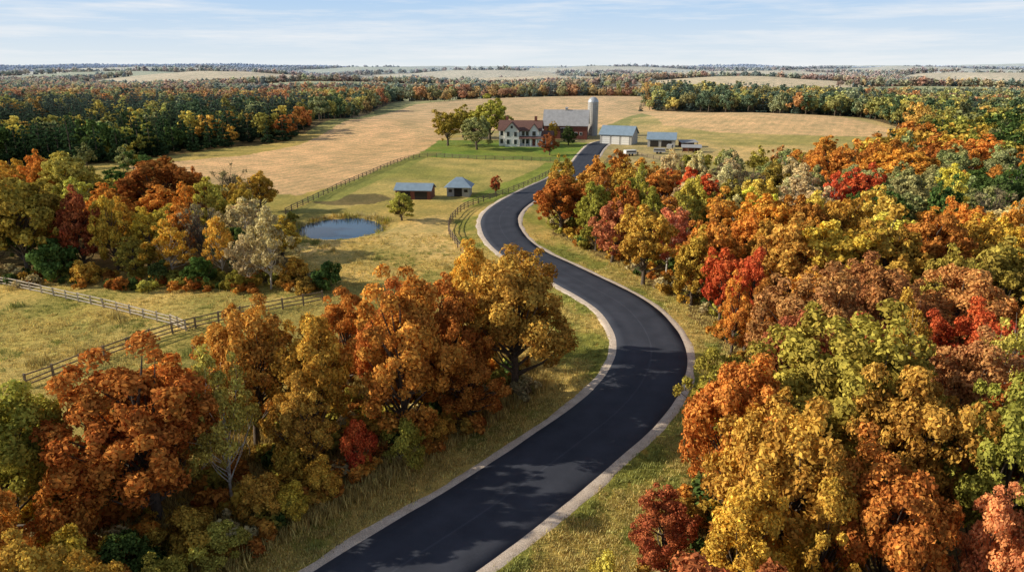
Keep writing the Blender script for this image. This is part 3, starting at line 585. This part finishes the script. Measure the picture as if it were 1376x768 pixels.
rd=road_dist(x,y); fo=pip(x,y,FR)&(rd>14); keep=(rd>4.5)&~fo&~pip(x,y,FML)&((((x-POND_C[0])/8)**2+((y-POND_C[1])/9.5)**2)>1)
x,y,rd=x[keep],y[keep],rd[keep]; ug=pip(x,y,UGL)
c=np.where((nz(x,y,3.5,2)>-.2)[:,None],np.array([[.68,.53,.19]]),np.array([[.40,.40,.11]])); c[ug]=np.array([.66,.48,.16]); c=c*(1+R.normal(size=(len(x),1))*.2)
idx=np.where(ug&(rd>7.5),R.choice([1,2,2],len(x)),R.choice([0,0,1],len(x))); idx=np.where((nz(x,y,2,5)>.68)&(rd>9),2,idx)
scatter('meadow_grass',np.stack([x,y,terr(x,y)-sm(4.3,7,rd)*.1*(1-sm(9,16,rd))],1),R.uniform(.6,1.25,len(x)),idx,np.clip(c,.01,.88),c_tuft)
c_bush=proto_col('undergrowth_bushes',[tree_mesh('bush_a','shrub',31,600,.24,1.6,2.2,True),tree_mesh('bush_b','shrub',32,600,.24,1.3,2.4,True)])
def under(name,poly,xr,yr,n,near=None,keys=('bronze','gold','rust','olive','yellowgreen','green','orange','cream'),s=(.4,1.25)):
    x=R.uniform(*xr,n); y=R.uniform(*yr,n); rd=road_dist(x,y); k=pip(x,y,poly)&(rd>8.0)
    if near: k&=(rd<near)
    x,y=x[k],y[k]; A=np.array([PAL[q] for q in keys])
    c=A[R.integers(0,len(keys),len(x))]*.8*(1+R.normal(size=(len(x),1))*.15)
    scatter(name,np.stack([x,y,terr(x,y)],1),R.uniform(*s,len(x)),R.integers(0,2,len(x)),np.clip(c,.01,.88),c_bush)
under('undergrowth',UGL,(-34,4),(26,68),620)
under('undergrowth',FR,(5,45),(20,150),1500,16)
under('undergrowth',[(-95,90),(-25,84),(-25,90),(-95,97)],(-95,-24),(84,97),260)
# reeds ring the pond margin
n=150; a=R.random(n)*6.283; rr=R.uniform(.98,1.18,n); keep=~((a>4.2)&(a<5.4)); a,rr=a[keep],rr[keep]
x=POND_C[0]+7.6*rr*np.cos(a); y=POND_C[1]+8.8*rr*np.sin(a); A=np.array([PAL[q] for q in('gold','cream','yellowgreen','olive')])
scatter('pond_reeds',np.stack([x,y,terr(x,y)],1),R.uniform(.8,1.8,len(x)),R.integers(1,3,len(x)),A[R.integers(0,4,len(x))]*.8,c_tuft)

# ------------------------------------------------------------------ light, sky, camera
EL=25.5; AZ=0
sv=Vector((-math.cos(math.radians(AZ))*math.cos(math.radians(EL)),-math.sin(math.radians(AZ))*math.cos(math.radians(EL)),math.sin(math.radians(EL))))
ld=bpy.data.lights.new('sun','SUN'); ld.energy=5.0; ld.angle=math.radians(.5); ld.color=(1,.89,.71)
lo=bpy.data.objects.new('sun',ld); COL.objects.link(lo); lo.rotation_euler=(-sv).to_track_quat('-Z','Y').to_euler(); lo.location=(0,0,100)
w=bpy.data.worlds.new('World'); SC.world=w; w.use_nodes=True; nt=w.node_tree; bg=nt.nodes['Background']
sky=N(nt,'ShaderNodeTexSky',sky_type='NISHITA'); sky.sun_disc=False; sky.sun_elevation=math.radians(EL); sky.sun_rotation=math.radians(270); sky.air_density=1.0; sky.dust_density=.6; sky.ozone_density=2
tc=N(nt,'ShaderNodeTexCoord')
sx=N(nt,'ShaderNodeSeparateXYZ'); nt.links.new(tc.outputs['Generated'],sx.inputs[0])
grad=ramp(nt,sx.outputs[2],.0,.115,(.80,.86,.89,1),(.36,.60,.91,1))
sc_=N(nt,'ShaderNodeVectorMath',operation='SCALE'); sc_.inputs['Scale'].default_value=12.; nt.links.new(grad,sc_.inputs[0])
low=ramp(nt,sx.outputs[2],.11,.26,(.97,.97,.97,1),(0,0,0,1))
base=mixc(nt,low,sky.outputs[0],sc_.outputs[0])
mp=N(nt,'ShaderNodeMapping'); mp.inputs['Scale'].default_value=(1,1,14); mp.inputs['Rotation'].default_value=(.04,.05,0); nt.links.new(tc.outputs['Generated'],mp.inputs[0])
cn=noise(nt,3.6,10,mp.outputs[0],.66); cf=ramp(nt,cn,.45,.70)
mu=N(nt,'ShaderNodeMath',operation='MULTIPLY'); mu.inputs[1].default_value=.75; nt.links.new(cf,mu.inputs[0])
c=mixc(nt,mu.outputs[0],base,(10.9,11.0,11.1)); nt.links.new(c,bg.inputs[0]); bg.inputs[1].default_value=.083
cd=bpy.data.cameras.new('camera'); cd.lens=23.99; cd.sensor_width=36; cd.clip_end=30000; cd.clip_start=.5
co=bpy.data.objects.new('camera',cd); COL.objects.link(co); co.location=(0,0,28); co.rotation_euler=(math.radians(90-17.66),0,0); SC.camera=co
SC.view_settings.view_transform='Standard'; SC.view_settings.look='None'; SC.view_settings.exposure=0
